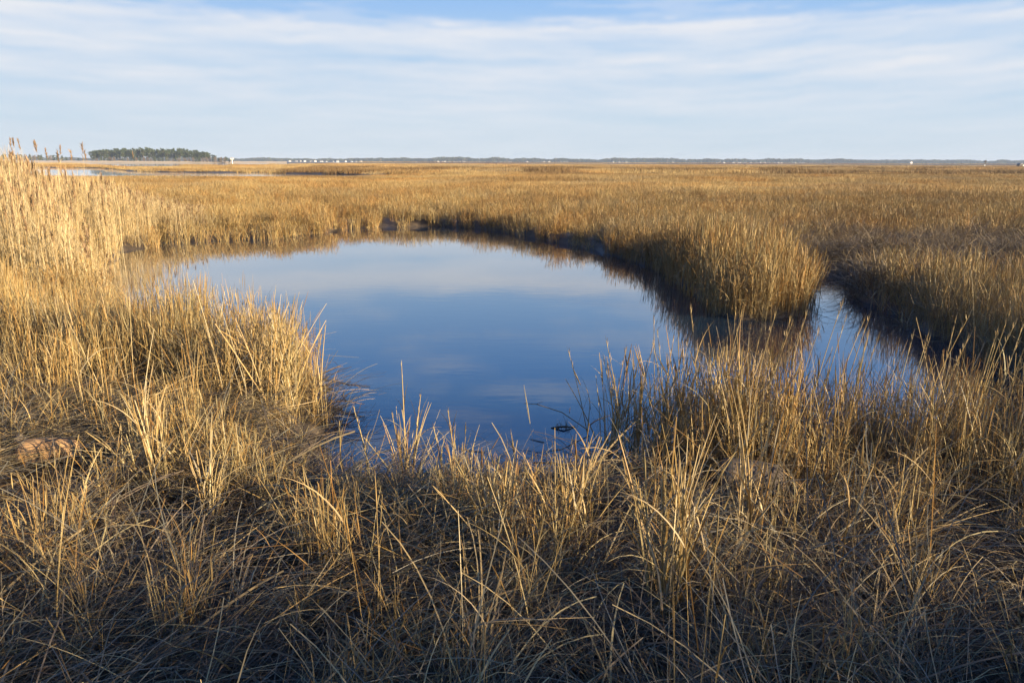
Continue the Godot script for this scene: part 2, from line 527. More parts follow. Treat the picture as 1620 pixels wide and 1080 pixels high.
# ---------------------------------------------------------------- the grass
func grow() -> void:
	# near ground, to 10 m ahead and some metres to the sides and behind, where its shade still reaches the picture
	var step := 0.115
	var z := 2.6
	while z > -10.2:
		var x := -9.0
		while x < 9.5:
			var px := x + rng.randf_range(-0.5, 0.5) * step
			var pz := z + rng.randf_range(-0.5, 0.5) * step
			x += step
			var d := sqrt(px * px + pz * pz)
			if d < 0.55: continue
			if pz < 0.0 and absf(px) > 0.95 * -pz + (2.6 if px < 0 else 4.6): continue
			if pz >= 0.0 and (px < -4.0 or px > 8.5): continue
			near_cell(px, pz)
		z -= step
	# middle ground, 10 to 40 m
	step = 0.21
	z = -9.9
	while z > -42.0:
		var x := z * 0.92 - 2.0
		while x < -z * 0.92 + 4.0:
			var px := x + rng.randf_range(-0.5, 0.5) * step
			var pz := z + rng.randf_range(-0.5, 0.5) * step
			x += step
			mid_cell(px, pz)
		z -= step
		step = 0.2 + maxf(0.0, -z - 14.0) * 0.006
	# the open marsh
	for band in [["sward", -40.0, -112.0, 0.66], ["far_sward", -110.0, -420.0, 2.3], ["last_sward", -410.0, -1650.0, 9.5]]:
		z = band[1]
		while z > band[2]:
			var x: float = z * 0.86
			while x < -z * 0.86:
				var px: float = x + rng.randf_range(-0.5, 0.5) * band[3]
				var pz: float = z + rng.randf_range(-0.5, 0.5) * band[3]
				x += band[3]
				far_cell(px, pz, band[0], band[3])
			z -= band[3]
	for stand in bins: plant(stand)

func near_cell(x: float, z: float) -> void:
	var e := pond_sd(x, z)
	var mf := mudflat(x, z)
	if e < 0.02 + 0.42 * mf * rng.randf_range(0.6, 1.4): return
	var y := ground(x, z)
	var clump := n_clump.get_noise_2d(x, z)            # -1 .. 1
	var fine := n_clump.get_noise_2d(x * 2.1 + 50.0, z * 2.1)
	var knot := smoothstep(-0.25, 0.3, fine + 0.35 * clump)   # 0 between tussocks, 1 in them
	var tone := n_patch.get_noise_2d(x, z)
	var tint := Color(1.0 + 0.14 * tone, 1.0 + 0.05 * tone, 1.0 - 0.08 * tone) * rng.randf_range(0.8, 1.15)
	var turn := rng.randf() * TAU
	var stand := "foreground_grass"
	var standing := 0.0
	var tall := 0.5
	var stray := 0.0
	# the tall stand between the landing and the creek on the right
	var right := clampf(1.25 - Vector2((x - 2.35) / 1.85, (z + 4.55) / 0.8).length(), 0.0, 1.0)
	# the lit stand on the left of the pond
	var left := clampf(1.3 - Vector2((x + 2.85) / 1.45, (z + 6.4) / 1.3).length(), 0.0, 1.0)
	var straw_mat := clampf(1.4 - Vector2((x + 3.35) / 1.2, (z + 4.75) / 0.8).length(), 0.0, 1.0)
	if x > 4.4 and z < -5.4:
		stand = "right_bank_grass"; standing = 0.35 + 0.6 * knot; tall = 0.66 + 0.14 * clump + 0.1 * fine; stray = 0.02
	elif x < -4.2 and z < -6.3 or x < -3.2 and z < -8.0:
		stand = "left_bank_grass"; standing = 0.3 + 0.6 * knot; tall = (0.74 + 0.2 * clump + 0.15 * fine) * (0.5 + 0.5 * smoothstep(0.3, 1.6, e)); stray = 0.05 * smoothstep(0.5, 1.5, e)
	elif right > 0.04:
		stand = "right_shore_cordgrass"; standing = 0.1 + 0.75 * minf(1.0, right * 1.6) * (0.3 + 0.7 * knot)
		tall = lerpf(0.42, 0.66 + 0.16 * smoothstep(1.9, 0.9, x), minf(1.0, right * 1.6)) + 0.12 * clump + 0.1 * fine; stray = 0.1 * right
	elif left > 0.05:
		stand = "left_shore_cordgrass"; standing = 0.15 + 0.8 * left * (0.3 + 0.7 * knot)
		tall = lerpf(0.5, 0.82, left) + 0.12 * clump + 0.12 * fine; stray = 0.07
	else:
		standing = clampf(0.04 + 0.6 * knot + 0.16 * (-z - 3.4), 0.03, 0.75)
		tall = 0.38 + 0.14 * clump + 0.14 * fine + 0.05 * clampf(-z - 2.5, 0.0, 2.0)
		stray = 0.012
		if z > -3.7: standing *= 0.5
		if x > 3.6 and z < -1.0:  # out of view to the right, heightened to cast shade into the foreground
			standing = 0.35 + 0.5 * knot; tall = lerpf(0.5, 1.0, smoothstep(3.8, 4.4, x + (z + 4.0) * -0.7)) + 0.15 * clump
		if z > -1.1 and x > 1.3:  # unseen tall belt beside and behind the eye, added to shade the near ground
			standing = 0.9 * smoothstep(-0.18, 0.05, n_patch.get_noise_2d(x * 1.6 + 11.0, z * 1.6)); tall = 1.5 + 0.4 * fine
	standing *= 1.0 - straw_mat * 0.92
	if Vector2((x + 2.82) / 0.46, (z + 3.98) / 0.48).length() < 1.0 or Vector2((x - 1.35) / 0.3, (z + 3.75) / 0.3).length() < 1.0: return
	# sparse hollows between the clumps
	var hollow := 0.0
	for q in HOLLOWS: hollow = maxf(hollow, smoothstep(q.z, q.z * 0.5, Vector2(x - q.x, (z - q.y) * 1.3).length()))
	standing *= 1.0 - hollow
	tall *= 1.0 - 0.35 * mf
	var landing := smoothstep(-1.6, -1.2, x) * smoothstep(0.85, 0.55, x) * smoothstep(-3.4, -3.8, z)
	tall = lerpf(tall, minf(tall, 0.06 + 0.32 * maxf(0.0, z + 4.5) + 0.08 * fine), landing)
	stray *= 1.0 - 0.8 * landing
	if straw_mat > 0.15 and rng.randf() < 0.7:
		put("flattened_straw", "flat", Vector3(x, y + rng.randf() * 0.08, z), 1.1 + rng.randfn(0.0, 0.5), Vector3.ONE * rng.randf_range(0.6, 0.95), tint)
	if rng.randf() < standing:
		var k := tall * rng.randf_range(0.7, 1.2)
		put(stand, "cordgrass" if rng.randf() < 0.7 else "cordgrass_lean", Vector3(x, y, z), turn, Vector3(0.85, k, 0.85), tint)
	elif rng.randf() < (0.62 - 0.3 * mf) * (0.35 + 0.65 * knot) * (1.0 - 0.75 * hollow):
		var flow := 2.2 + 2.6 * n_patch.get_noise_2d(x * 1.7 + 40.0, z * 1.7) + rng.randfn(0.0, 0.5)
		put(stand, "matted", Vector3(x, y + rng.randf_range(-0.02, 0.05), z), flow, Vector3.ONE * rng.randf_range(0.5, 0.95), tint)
	if rng.randf() < stray:
		put(stand, "stems", Vector3(x, y, z), turn, Vector3(1.0, rng.randf_range(0.75, 1.05), 1.0), tint)
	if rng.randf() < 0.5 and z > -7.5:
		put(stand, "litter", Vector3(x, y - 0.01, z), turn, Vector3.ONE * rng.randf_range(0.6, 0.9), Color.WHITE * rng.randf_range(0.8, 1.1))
	if rng.randf() < 0.1:
		put(stand, "flat", Vector3(x, y, z), turn, Vector3.ONE * rng.randf_range(0.5, 0.8), tint * 0.9)

func mid_cell(x: float, z: float) -> void:
	var e := pond_sd(x, z)
	var mf := mudflat(x, z)
	if e < -0.02 + mf * (0.3 + 0.4 * n_clump.get_noise_2d(x * 1.6, z * 1.6)): return
	var y := ground(x, z)
	var d := -z
	var t := x / d
	var clump := n_clump.get_noise_2d(x * 0.5, z * 0.5)
	var tone := n_patch.get_noise_2d(x * 0.35, z * 0.35)
	var tint := species(x, z, 2.6) * (1.0 + 0.12 * tone) * rng.randf_range(0.75, 1.15)
	var turn := rng.randf() * TAU
	if t < -0.42 and d < 27.0 and z < -10.5:
		var tall := ramp(t, [[-0.72, 2.4], [-0.66, 2.25], [-0.62, 1.86], [-0.54, 1.66], [-0.49, 1.2], [-0.44, 0.75]])
		tall *= ramp(d, [[10.5, 0.62], [13.0, 0.95], [17.0, 1.0], [24.0, 0.85], [27.0, 0.6]])
		if d < 17.0: tall = lerpf(tall, minf(tall, ramp(t, [[-0.7, 2.2], [-0.63, 1.5], [-0.58, 0.8], [-0.54, 0.42]])), smoothstep(17.0, 14.0, d))
		if rng.randf() < 0.62:
			put("reed_bed", "reeds", Vector3(x, y, z), turn, Vector3(1.0, tall * rng.randf_range(0.8, 1.08), 1.0), Color(1.0, 0.97, 0.92) * rng.randf_range(0.85, 1.1))
			return
	var grey := clampf(1.35 - Vector2((x - 9.5) / 4.2, (z + 14.5) / 4.8).length(), 0.0, 1.0)
	if grey > 0.0 and rng.randf() < grey * 1.6:
		put("grey_salt_hay", "wispy", Vector3(x, y, z), turn, Vector3(0.9, 0.6, 0.9) * rng.randf_range(0.6, 1.15) * (1.0 + 0.7 * clump), Color(1.05, 0.98, 0.9) * rng.randf_range(0.7, 1.15))
		return
	var fine := n_clump.get_noise_2d(x * 1.3 + 20.0, z * 1.3)
	var knot := smoothstep(-0.3, 0.25, fine + 0.4 * clump)
	if rng.randf() > 0.45 + 0.55 * knot: return
	var tall := 0.5 + 0.16 * clump + 0.14 * fine
	var headland := clampf(1.5 - Vector2((x - 3.7) / 1.6, (z + 12.2) / 3.0).length(), 0.0, 1.0)
	tall = lerpf(tall, 0.92 + 0.16 * fine, headland)
	if x > 4.6 and z > -13.0: tall = 0.68 + 0.12 * clump + 0.14 * fine
	tall *= 1.0 - 0.25 * mf
	if e < 1.2 and headland < 0.3: tall *= lerpf(0.55 + 0.45 * knot, 1.0, e / 1.2)
	var stand := "headland_cordgrass" if headland > 0.25 and x < 5.4 else "right_bank_grass" if x > 4.6 and z > -14.0 else "left_bank_grass" if t < -0.3 and z > -16.0 else "marsh_meadow"
	put(stand, "cordgrass_mid", Vector3(x, y, z), turn, Vector3(1.0, tall * rng.randf_range(0.75, 1.15), 1.0), tint)

func far_cell(x: float, z: float, tuft: String, step: float) -> void:
	var l := far_land(x, z)
	if l < step * 0.3: return
	var d := -z
	if d > 840.0 and x / d < -0.2: return
	# narrow drains wind through the sward, mostly crosswise
	if d > 45.0 and absf(n_edge.get_noise_2d(x * 0.02, z * 0.075)) < clampf(0.02 + step * 0.014, 0.0, 0.07): return
	var tone := n_patch.get_noise_2d(x * 0.08, z * 0.08) + 0.5 * n_patch.get_noise_2d(x * 0.012, z * 0.03)
	var wave := n_clump.get_noise_2d(x * 0.03, z * 0.12)
	var tall := (0.5 + 0.16 * wave) * ramp(d, [[40, 1.1], [80, 0.85], [300, 1.0], [900, 1.0]])
	if absf(x / d + 0.36) < 0.3 and d > 60.0 and d < 105.0: tall *= 0.72
	if l < 14.0 and d > 110.0: tall *= 1.35
	if d > 55.0: tall *= 0.72 + 0.75 * smoothstep(-0.1, 0.35, n_clump.get_noise_2d(x * 0.012 + 9.0, z * 0.05))
	var tint := species(x, z, 3.0 + d * 0.05) * (1.0 + 0.25 * tone) * rng.randf_range(0.88, 1.1)
	# a broken belt of dark rush and low bushes crosses the open marsh
	if d > 108.0 and d < 250.0 and x / d > -0.3 and n_clump.get_noise_2d(x * 0.045 + 5.0, z * 0.03) + 0.25 * n_edge.get_noise_2d(x * 0.02, z * 0.02) > 0.02 + 0.25 * absf(d - 165.0) / 80.0:
		tall *= 1.55
		tint = Color(0.5, 0.43, 0.37) * rng.randf_range(0.7, 1.25)
	put("marsh_meadow" if d < 112.0 else "far_marsh", tuft, Vector3(x, ground(x, z), z), rng.randf() * TAU, Vector3(1.0, tall * rng.randf_range(0.85, 1.12), 1.0), tint)

const STANDS := {
	"foreground_grass": ["tangle of bent and matted tan grass across the foreground", "grass"],
	"right_shore_cordgrass": ["tall golden brown grass standing between the pond and right foreground", "grass"],
	"left_shore_cordgrass": ["bright golden upright grass on the left shore of the pond", "grass"],
	"right_bank_grass": ["brown grass along the shaded right bank of the creek", "grass"],
	"left_bank_grass": ["tangled straw grass at the left edge below the reeds", "grass"],
	"flattened_straw": ["pale straw lying flat at lower left beside the driftwood", "straw"],
	"reed_bed": ["dense pale gold reeds at the left of the pond", "reeds"],
	"grey_salt_hay": ["greyish tousled grass on the right beyond the creek", "grass"],
	"headland_cordgrass": ["tall tan grass on the headland jutting into the pond", "grass"],
	"marsh_meadow": ["golden brown marsh grass spreading behind the pond", "grass"],
	"far_marsh": ["far flat brown marsh below the distant shoreline", "grass"]}

func plant(stand: String) -> void:
	var o := Node3D.new()
	o.name = numbered(stand)
	add_child(o)
	tag(o, STANDS[stand][0], STANDS[stand][1], "", "stuff")
	for key in bins[stand]:
		var places: Array = bins[stand][key][0]
		var tints: Array = bins[stand][key][1]
		var mm := MultiMesh.new()
		mm.transform_format = MultiMesh.TRANSFORM_3D
		mm.use_colors = true
		mm.mesh = tufts[key.get_slice(":", 0)][int(key.get_slice(":", 1))]
		mm.instance_count = places.size()
		for k in places.size():
			mm.set_instance_transform(k, places[k])
			mm.set_instance_color(k, tints[k])
		var mi := MultiMeshInstance3D.new()
		mi.multimesh = mm
		mi.material_override = mats.grass
		mi.name = "grass_tufts"
		o.add_child(mi, true)
		mi.set_meta("kind", "stuff")


# ---------------------------------------------------------------- single things
func stalk(at: Vector3, turn: float, height: float, lean: float, leaves: int, label: String, group := "", thick := 0.0048) -> Node3D:
	# one stiff grass stalk: a tapered round stem, sheath leaves, a spike of husks
	var o := thing("cordgrass_stalk", at, turn, label, "grass stalk", group)
	var col := vary(pick(STRAW.slice(0, 3)), 0.1)
	var pts := curve(Vector3(0, -0.04, 0), 0.0, lean, rng.randf_range(0.02, 0.2), height, 8)
	var s := Strips.new()
	s.tube(pts, taper(thick, 8, 0.3), 5, col)
	var stem := part("stem", s.done(), mats.grass, o)
	for k in leaves:
		var at_ := rng.randf_range(1.0, 6.0)
		var q: Vector3 = (pts[int(at_)] as Vector3).lerp(pts[int(at_) + 1], at_ - int(at_))
		var laz := rng.randf() * TAU
		var l := Strips.new()
		l.ribbon(curve(q, laz, 0.12 + lean, rng.randf_range(0.2, 1.1), rng.randf_range(0.15, 0.35), 6), taper(0.009, 6, 0.05), side_of(laz, 0.2), vary(col, 0.15))
		part("leaf", l.done(), mats.grass, o)
	var h := Strips.new()
	var dir: Vector3 = (pts[-1] - pts[-2]).normalized()
	for m in 9:
		var f := m / 8.0
		var az := m * 2.4
		h.ribbon(curve(pts[-1] - dir * 0.16 * (1.0 - f), az, 0.09 + lean, 0.0, 0.04, 2), [0.003, 0.0035, 0.001], side_of(az, 0.3), vary(Color(0.40, 0.29, 0.14), 0.15))
	part("seed_head", h.done(), mats.grass, stem)
	return o

func tussock(at: Vector3, size: Vector3, spread: float, blades: int, label: String, colors := STRAW) -> Node3D:
	var o := thing("grass_tussock", at, rng.randf() * TAU, label, "tussock")
	part("blades", standing_tuft(blades, spread, 0.008, 6, 2, colors, 0.16), mats.grass, o, "stuff")
	for k in 5:
		var s := Strips.new()
		var az := rng.randf() * TAU
		s.tube(curve(Vector3(cos(az), 0, sin(az)) * spread * 0.6, az, 0.06, 0.2, rng.randf_range(0.9, 1.12), 6), taper(0.0045, 6, 0.3), 5, vary(pick(colors), 0.1))
		part("stem", s.done(), mats.grass, o)
	o.scale = size
	return o

func tree_mesh(height: float, spread: float, bare: float, clumps: int, size: float, colors: Array) -> Array:
	# [trunk with limbs, crown]: the crown is made of needle sprays on limbs round a leaning trunk
	var tk := Strips.new()
	var lb := Strips.new()
	var cr := Strips.new()
	var lean := rng.randf_range(0.0, 0.07)
	var az := rng.randf() * TAU
	var pts := curve(Vector3(0, -0.3, 0), az, lean, rng.randf_range(-0.05, 0.1), height * 0.95, 6)
	tk.tube(pts, taper(height * 0.016, 6, 0.25), 6, Color.WHITE)
	var ends := []
	for k in 13:
		var f := lerpf(bare, 0.98, (k + rng.randf()) / 13.0)
		var at := f * 6.0
		var q: Vector3 = (pts[mini(int(at), 5)] as Vector3).lerp(pts[mini(int(at) + 1, 6)], at - int(at))
		var laz := k * 2.4 + rng.randf_range(-0.5, 0.5)
		var shape := sin(clampf((f - bare) / (1.02 - bare) * 0.8 + 0.2, 0.0, 1.0) * PI)
		var limb := curve(q, laz, rng.randf_range(0.8, 1.3), rng.randf_range(-0.5, 0.1), spread * (0.35 + 0.65 * shape) * rng.randf_range(0.7, 1.15), 4)
		lb.tube(limb, taper(height * 0.005, 4, 0.3), 4, Color.WHITE)
		ends.append(limb)
	for k in clumps:
		var limb: Array = pick(ends)
		var q: Vector3 = (limb[2] as Vector3).lerp(limb[4], rng.randf() * 1.15) + Vector3(rng.randfn(0, 0.45), rng.randfn(0.15, 0.35), rng.randfn(0, 0.45)) * size
		var c := vary(pick(colors), 0.25)
		for m in 3:
			var d1 := Vector3(rng.randfn(), rng.randfn() * 0.6, rng.randfn()).normalized()
			var d2 := Vector3(rng.randfn(), rng.randfn() * 0.6, rng.randfn()).normalized()
			var nn := d1.cross(d2).normalized()
			cr.tri(q - d1 * size * 0.6, q + d2 * size * 0.6, q + d1 * size * 0.5, nn, c)
	return [tk.done(), cr.done(), lb.done()]

const PINE := [Color(0.05, 0.075, 0.028), Color(0.065, 0.085, 0.035), Color(0.04, 0.062, 0.025), Color(0.085, 0.09, 0.04)]
const WINTER := [Color(0.16, 0.12, 0.085), Color(0.20, 0.15, 0.10), Color(0.13, 0.105, 0.08)]

const ORDINALS := ["first", "second", "third", "fourth", "fifth", "sixth", "seventh", "eighth", "ninth", "tenth", "eleventh", "twelfth", "thirteenth", "fourteenth", "fifteenth", "sixteenth", "seventeenth", "eighteenth", "nineteenth", "twentieth", "twenty-first", "twenty-second", "twenty-third", "twenty-fourth", "twenty-fifth", "twenty-sixth", "twenty-seventh", "twenty-eighth", "twenty-ninth", "thirtieth"]

func far_at(t: float, d: float) -> Vector3:
	return Vector3(t * d, ground(t * d, -d), -d)

func pine_island() -> void:
	var kinds := []
	for k in 7:
		kinds.append(tree_mesh(14.5, 3.9, rng.randf_range(0.25, 0.5), 240, 1.25, PINE))
	var low := []
	for k in 4:
		low.append(tree_mesh(8.0, 3.0, 0.12, 150, 1.1, WINTER if k < 2 else PINE))
	# the wood proper: taller in the middle, thinning to the right
	var n := 0
	for k in 84:
		var f := (k + rng.randf_range(-0.4, 0.4)) / 83.0
		var t := lerpf(-0.556, -0.404, f)
		var row := k % 3
		var d := 893.0 + row * 13.0 + rng.randf_range(-4, 4)
		var top := ramp(f, [[0.0, 0.8], [0.06, 0.95], [0.45, 1.06], [0.8, 1.0], [1.0, 0.78]]) * rng.randf_range(0.8, 1.1)
		var lab := "dark pine, %s from the left in the island's front row" % ORDINALS[k / 3] if row == 0 else "dark pine crown rising behind the island's front trees"
		var m: Array = kinds[rng.randi() % 7]
		var o := thing("pine_tree", far_at(t, d), rng.randf() * TAU, lab, "pine tree", "pines at the front of the island" if row == 0 else "pines deeper in the island")
		part("limbs", m[2], mats.bark, part("trunk", m[0], mats.bark, o))
		part("crown", m[1], mats.foliage, o)
		o.scale = Vector3(1.0, top, 1.0)
	# two bare-legged pines apart at the left end, small ones apart at the right end
	for q in [[-0.5585, 0.83, "slim pine standing clear at the left end of island"], [-0.5535, 0.87, "second slim pine in from island's left end"], [-0.3965, 0.62, "small round pine just right of the island wood"], [-0.3875, 0.42, "low pine at the right foot of island beach"], [-0.3805, 0.5, "lone small pine nearest the white platform"]]:
		var m: Array = kinds[rng.randi() % 7]
		var o := thing("pine_tree", far_at(q[0], 895.0), rng.randf() * TAU, q[2], "pine tree")
		part("limbs", m[2], mats.bark, part("trunk", m[0], mats.bark, o))
		part("crown", m[1], mats.foliage, o)
		o.scale = Vector3(0.9, q[1], 0.9)
	for k in 46:
		var t := lerpf(-0.553, -0.372, (k + rng.randf()) / 46.0)
		var m: Array = low[rng.randi() % 4]
		var o := thing("island_shrub", far_at(t, 886.0 + rng.randf_range(-2, 4)), rng.randf() * TAU, "low brown shrub at the foot of the island pines", "shrub", "shrubs along the island beach")
		part("limbs", m[2], mats.bark, part("trunk", m[0], mats.bark, o))
		part("crown", m[1], mats.foliage, o)
		o.scale = Vector3(0.7, 1.0, 0.7) * rng.randf_range(0.45, 0.85)
	# lower trees at the far left, seen between the reed plumes
	for k in 26:
		var t := lerpf(-0.70, -0.565, (k + rng.randf_range(-0.3, 0.3)) / 25.0)
		var m: Array = low[2 + rng.randi() % 2] if rng.randf() < 0.6 else low[rng.randi() % 2]
		var o := thing("distant_tree", far_at(t, 940.0 + rng.randf_range(0, 40)), rng.randf() * TAU, "low distant tree behind the reeds, %s from the left" % ORDINALS[k], "tree", "low trees behind the reeds")
		part("limbs", m[2], mats.bark, part("trunk", m[0], mats.bark, o))
		part("crown", m[1], mats.foliage, o)
		o.scale = Vector3.ONE * ramp(t, [[-0.7, 1.0], [-0.62, 0.95], [-0.6, 0.85], [-0.585, 0.5], [-0.56, 0.5]]) * rng.randf_range(0.75, 1.05)
	# the beach
	var s := Strips.new()
	var prev := []
	for k in 61:
		var t := lerpf(-0.66, -0.30, k / 60.0)
		var d0: float = ramp(t, [[-0.6, 868.0], [-0.4, 880.0], [-0.3, 960.0]]) - 2.0
		var a := Vector3(t * d0, 0.06, -d0)
		var b := Vector3(t * (d0 + 15.0), 2.1 + 0.25 * sin(k * 1.7), -(d0 + 15.0))
		if prev:
			s.tri(prev[0], prev[1], a, Vector3(0, 0.98, 0.2), Color.WHITE)
			s.tri(a, prev[1], b, Vector3(0, 0.98, 0.2), Color.WHITE)
		prev = [a, b]
	var o := part("sand_beach", s.done(), mats.sand, self)
	tag(o, "thin pale sand beach along the foot of the island", "beach", "", "structure")

func far_shore() -> void:
	var kinds := []
	for k in 5:
		kinds.append(tree_mesh(13.0, 5.0, 0.1, 90, 3.2, PINE + [WINTER[0]]))
	var o := Node3D.new()
	o.name = numbered("far_woods")
	add_child(o)
	tag(o, "long low blue wooded shoreline on the horizon", "woods", "", "stuff")
	for k in 5:
		var places := []
		for m in 560:
			var t := rng.randf_range(-0.66, 0.8)
			var d := 2395.0 + rng.randf_range(0.0, 130.0)
			var h := 0.82 + 0.42 * n_clump.get_noise_2d(t * 24.0, 3.0) + rng.randf_range(-0.1, 0.1)
			h *= ramp(t, [[-0.4, 0.8], [-0.1, 1.0], [0.25, 1.05], [0.4, 0.95], [0.8, 0.9]])
			places.append(Transform3D(Basis(Vector3.UP, rng.randf() * TAU).scaled_local(Vector3(1.5, h, 1.5)), far_at(t, d)))
		var mm := MultiMesh.new()
		mm.transform_format = MultiMesh.TRANSFORM_3D
		mm.mesh = kinds[k][1]
		mm.instance_count = places.size()
		for m in places.size(): mm.set_instance_transform(m, places[m])
		var mi := MultiMeshInstance3D.new()
		mi.multimesh = mm
		mi.material_override = mats.foliage
		mi.name = "tree_crowns"
		o.add_child(mi, true)
		mi.set_meta("kind", "stuff")
	var walls := [mats.white_paint, mats.white_paint, mats.cream_paint]
	var groups := [
		[[456, 466, 474, 483, 490, 498, 507, 515, 527, 534, 547, 556, 562, 569], "tiny white house right of the island, %s from the left", "houses right of the island"],
		[[691, 697, 703, 709, 717, 726, 731, 735], "tiny white house in the centre left group, %s from the left", "houses left of centre"],
		[[804, 808, 829, 833, 857, 861, 866, 886, 892, 898], "tiny white house near picture centre, %s from the left", "houses near the centre"],
		[[970, 978, 985, 988, 1056, 1065, 1095, 1099, 1107], "tiny white house right of centre, %s from its left", "houses right of centre"],
		[[1138, 1143, 1161, 1167, 1172, 1181, 1187, 1197, 1203, 1210, 1217, 1224, 1230, 1236, 1256, 1266, 1271], "tiny white house above right marsh, %s from the left", "houses above the right marsh"]]
	for q in groups:
		for k in q[0].size():
			var px: float = q[0][k] + rng.randf_range(-2.2, 2.2)
			var t: float = (px - 810.0) / 1158.0 * 0.9713
			var wd := rng.randf_range(3.5, 8.0)
			var hh := rng.randf_range(1.5, 3.2)
			var h := thing("far_house", far_at(t, 2362.0 + rng.randf_range(-6, 12)), rng.randf_range(-0.2, 0.5), q[1] % ORDINALS[k], "house", q[2])
			var bm := BoxMesh.new()
			bm.size = Vector3(wd, hh, 8.0)
			var w := part("wall", bm, pick(walls), h)
			w.position.y = hh * 0.5 - 0.3
			var pm := PrismMesh.new()
			pm.size = Vector3(wd + 0.8, 2.6, 8.6)
			var r := part("roof", pm, mats.grey_roof, h)
			r.position.y = hh + 1.0

func box(parent: Node, called: String, size: Vector3, at: Vector3, mat: Material) -> MeshInstance3D:
	var bm := BoxMesh.new()
	bm.size = size
	var o := part(called, bm, mat, parent)
	o.position = at
	return o

func markers() -> void:
	# a white board on a post in the bay, left; a nest pole in the marsh, right; a hut at the right edge
	var o := thing("nesting_platform", Vector3(-0.3724 * 620.0, 0.0, -620.0), 0.3, "white post with a broad white board at top in the bay", "platform")
	box(o, "post", Vector3(0.55, 4.0, 0.55), Vector3(0, 1.6, 0), mats.white_paint)
	box(o, "board", Vector3(2.7, 0.9, 1.6), Vector3(0, 3.9, 0), mats.cream_paint)
	box(o, "rail", Vector3(2.9, 0.18, 1.8), Vector3(0, 4.5, 0), mats.white_paint)
	o = thing("nest_pole", far_at(0.6274, 420.0), 0.0, "pole with a dark twig nest above the marsh at far right", "nest pole")
	box(o, "lower_post", Vector3(0.3, 1.5, 0.3), Vector3(0, 0.75, 0), mats.white_paint)
	box(o, "upper_post", Vector3(0.2, 1.6, 0.2), Vector3(0, 2.3, 0), mats.grey_wood)
	box(o, "cross_board", Vector3(1.4, 0.12, 1.2), Vector3(0, 3.05, 0), mats.grey_wood)
	var s := Strips.new()
	for k in 160:
		var a := rng.randf() * TAU
		var p := Vector3(cos(a), 0, sin(a)) * rng.randf_range(0.1, 0.62) + Vector3(0, 3.12 + rng.randf() * 0.5, 0)
		var d := Vector3(rng.randfn(), rng.randfn() * 0.3, rng.randfn()).normalized() * 0.35
		s.ribbon([p - d, p + d], [0.05, 0.03], Vector3.UP, Color.WHITE)
	part("nest", s.done(), mats.nest_twigs, o, "stuff")
	box(o, "perch", Vector3(0.1, 0.95, 0.1), Vector3(0.25, 4.0, 0), mats.grey_wood)
	o = thing("hunting_hut", far_at(0.674, 520.0), 0.3, "small dark hut with a pale end at the right edge", "hut")
	box(o, "wall", Vector3(3.2, 1.7, 2.2), Vector3(0, 0.8, 0), mats.nest_twigs)
	box(o, "pale_end", Vector3(0.9, 1.2, 2.0), Vector3(2.06, 0.6, 0), mats.white_paint)
	var pm := PrismMesh.new()
	pm.size = Vector3(3.5, 0.8, 2.6)
	part("roof", pm, mats.grey_roof, o).position.y = 2.05
	o = thing("small_hut", far_at(0.529, 1400.0), 0.1, "tiny white hut alone above the marsh at right", "hut")
	box(o, "wall", Vector3(4.0, 3.0, 3.0), Vector3(0, 1.5, 0), mats.white_paint)
	var p2 := PrismMesh.new()
	p2.size = Vector3(4.4, 1.3, 3.4)
	part("roof", p2, mats.cream_paint, o).position.y = 3.65

func log_mesh(length: float, radius: float, sides := 18, rings := 14) -> ArrayMesh:
	var st := SurfaceTool.new()
	st.begin(Mesh.PRIMITIVE_TRIANGLES)
	var v := []
	for k in rings + 1:
		var f := float(k) / rings
		var r := radius * lerpf(1.0, 0.72, f) * (0.35 if k == 0 or k == rings else 0.86 if k == 1 or k == rings - 1 else 1.0)
		var x := (f - 0.5) * length
		if k == 0: x = -length * 0.5 + 0.03
		if k == rings: x = length * 0.5 - 0.02
		for m in sides:
			var a := TAU * m / sides
			var rr := r * (1.0 + 0.1 * n_ground.get_noise_3d(x * 2.0, cos(a), sin(a)))
			v.append(Vector3(x, cos(a) * rr + 0.02 * sin(f * 3.0), sin(a) * rr))
	for k in rings:
		for m in sides:
			var p := k * sides + m
			var q := k * sides + (m + 1) % sides
			for i in [p, q, p + sides, q, q + sides, p + sides]: st.add_vertex(v[i])
	for e in [[0, true], [rings, false]]:
		var c := Vector3.ZERO
		for m in sides: c += v[e[0] * sides + m] / sides
		for m in sides:
			var p = v[e[0] * sides + m]
			var q = v[e[0] * sides + (m + 1) % sides]
			for i in ([c, q, p] if e[1] else [c, p, q]): st.add_vertex(i)
	st.generate_normals()
	return st.commit()

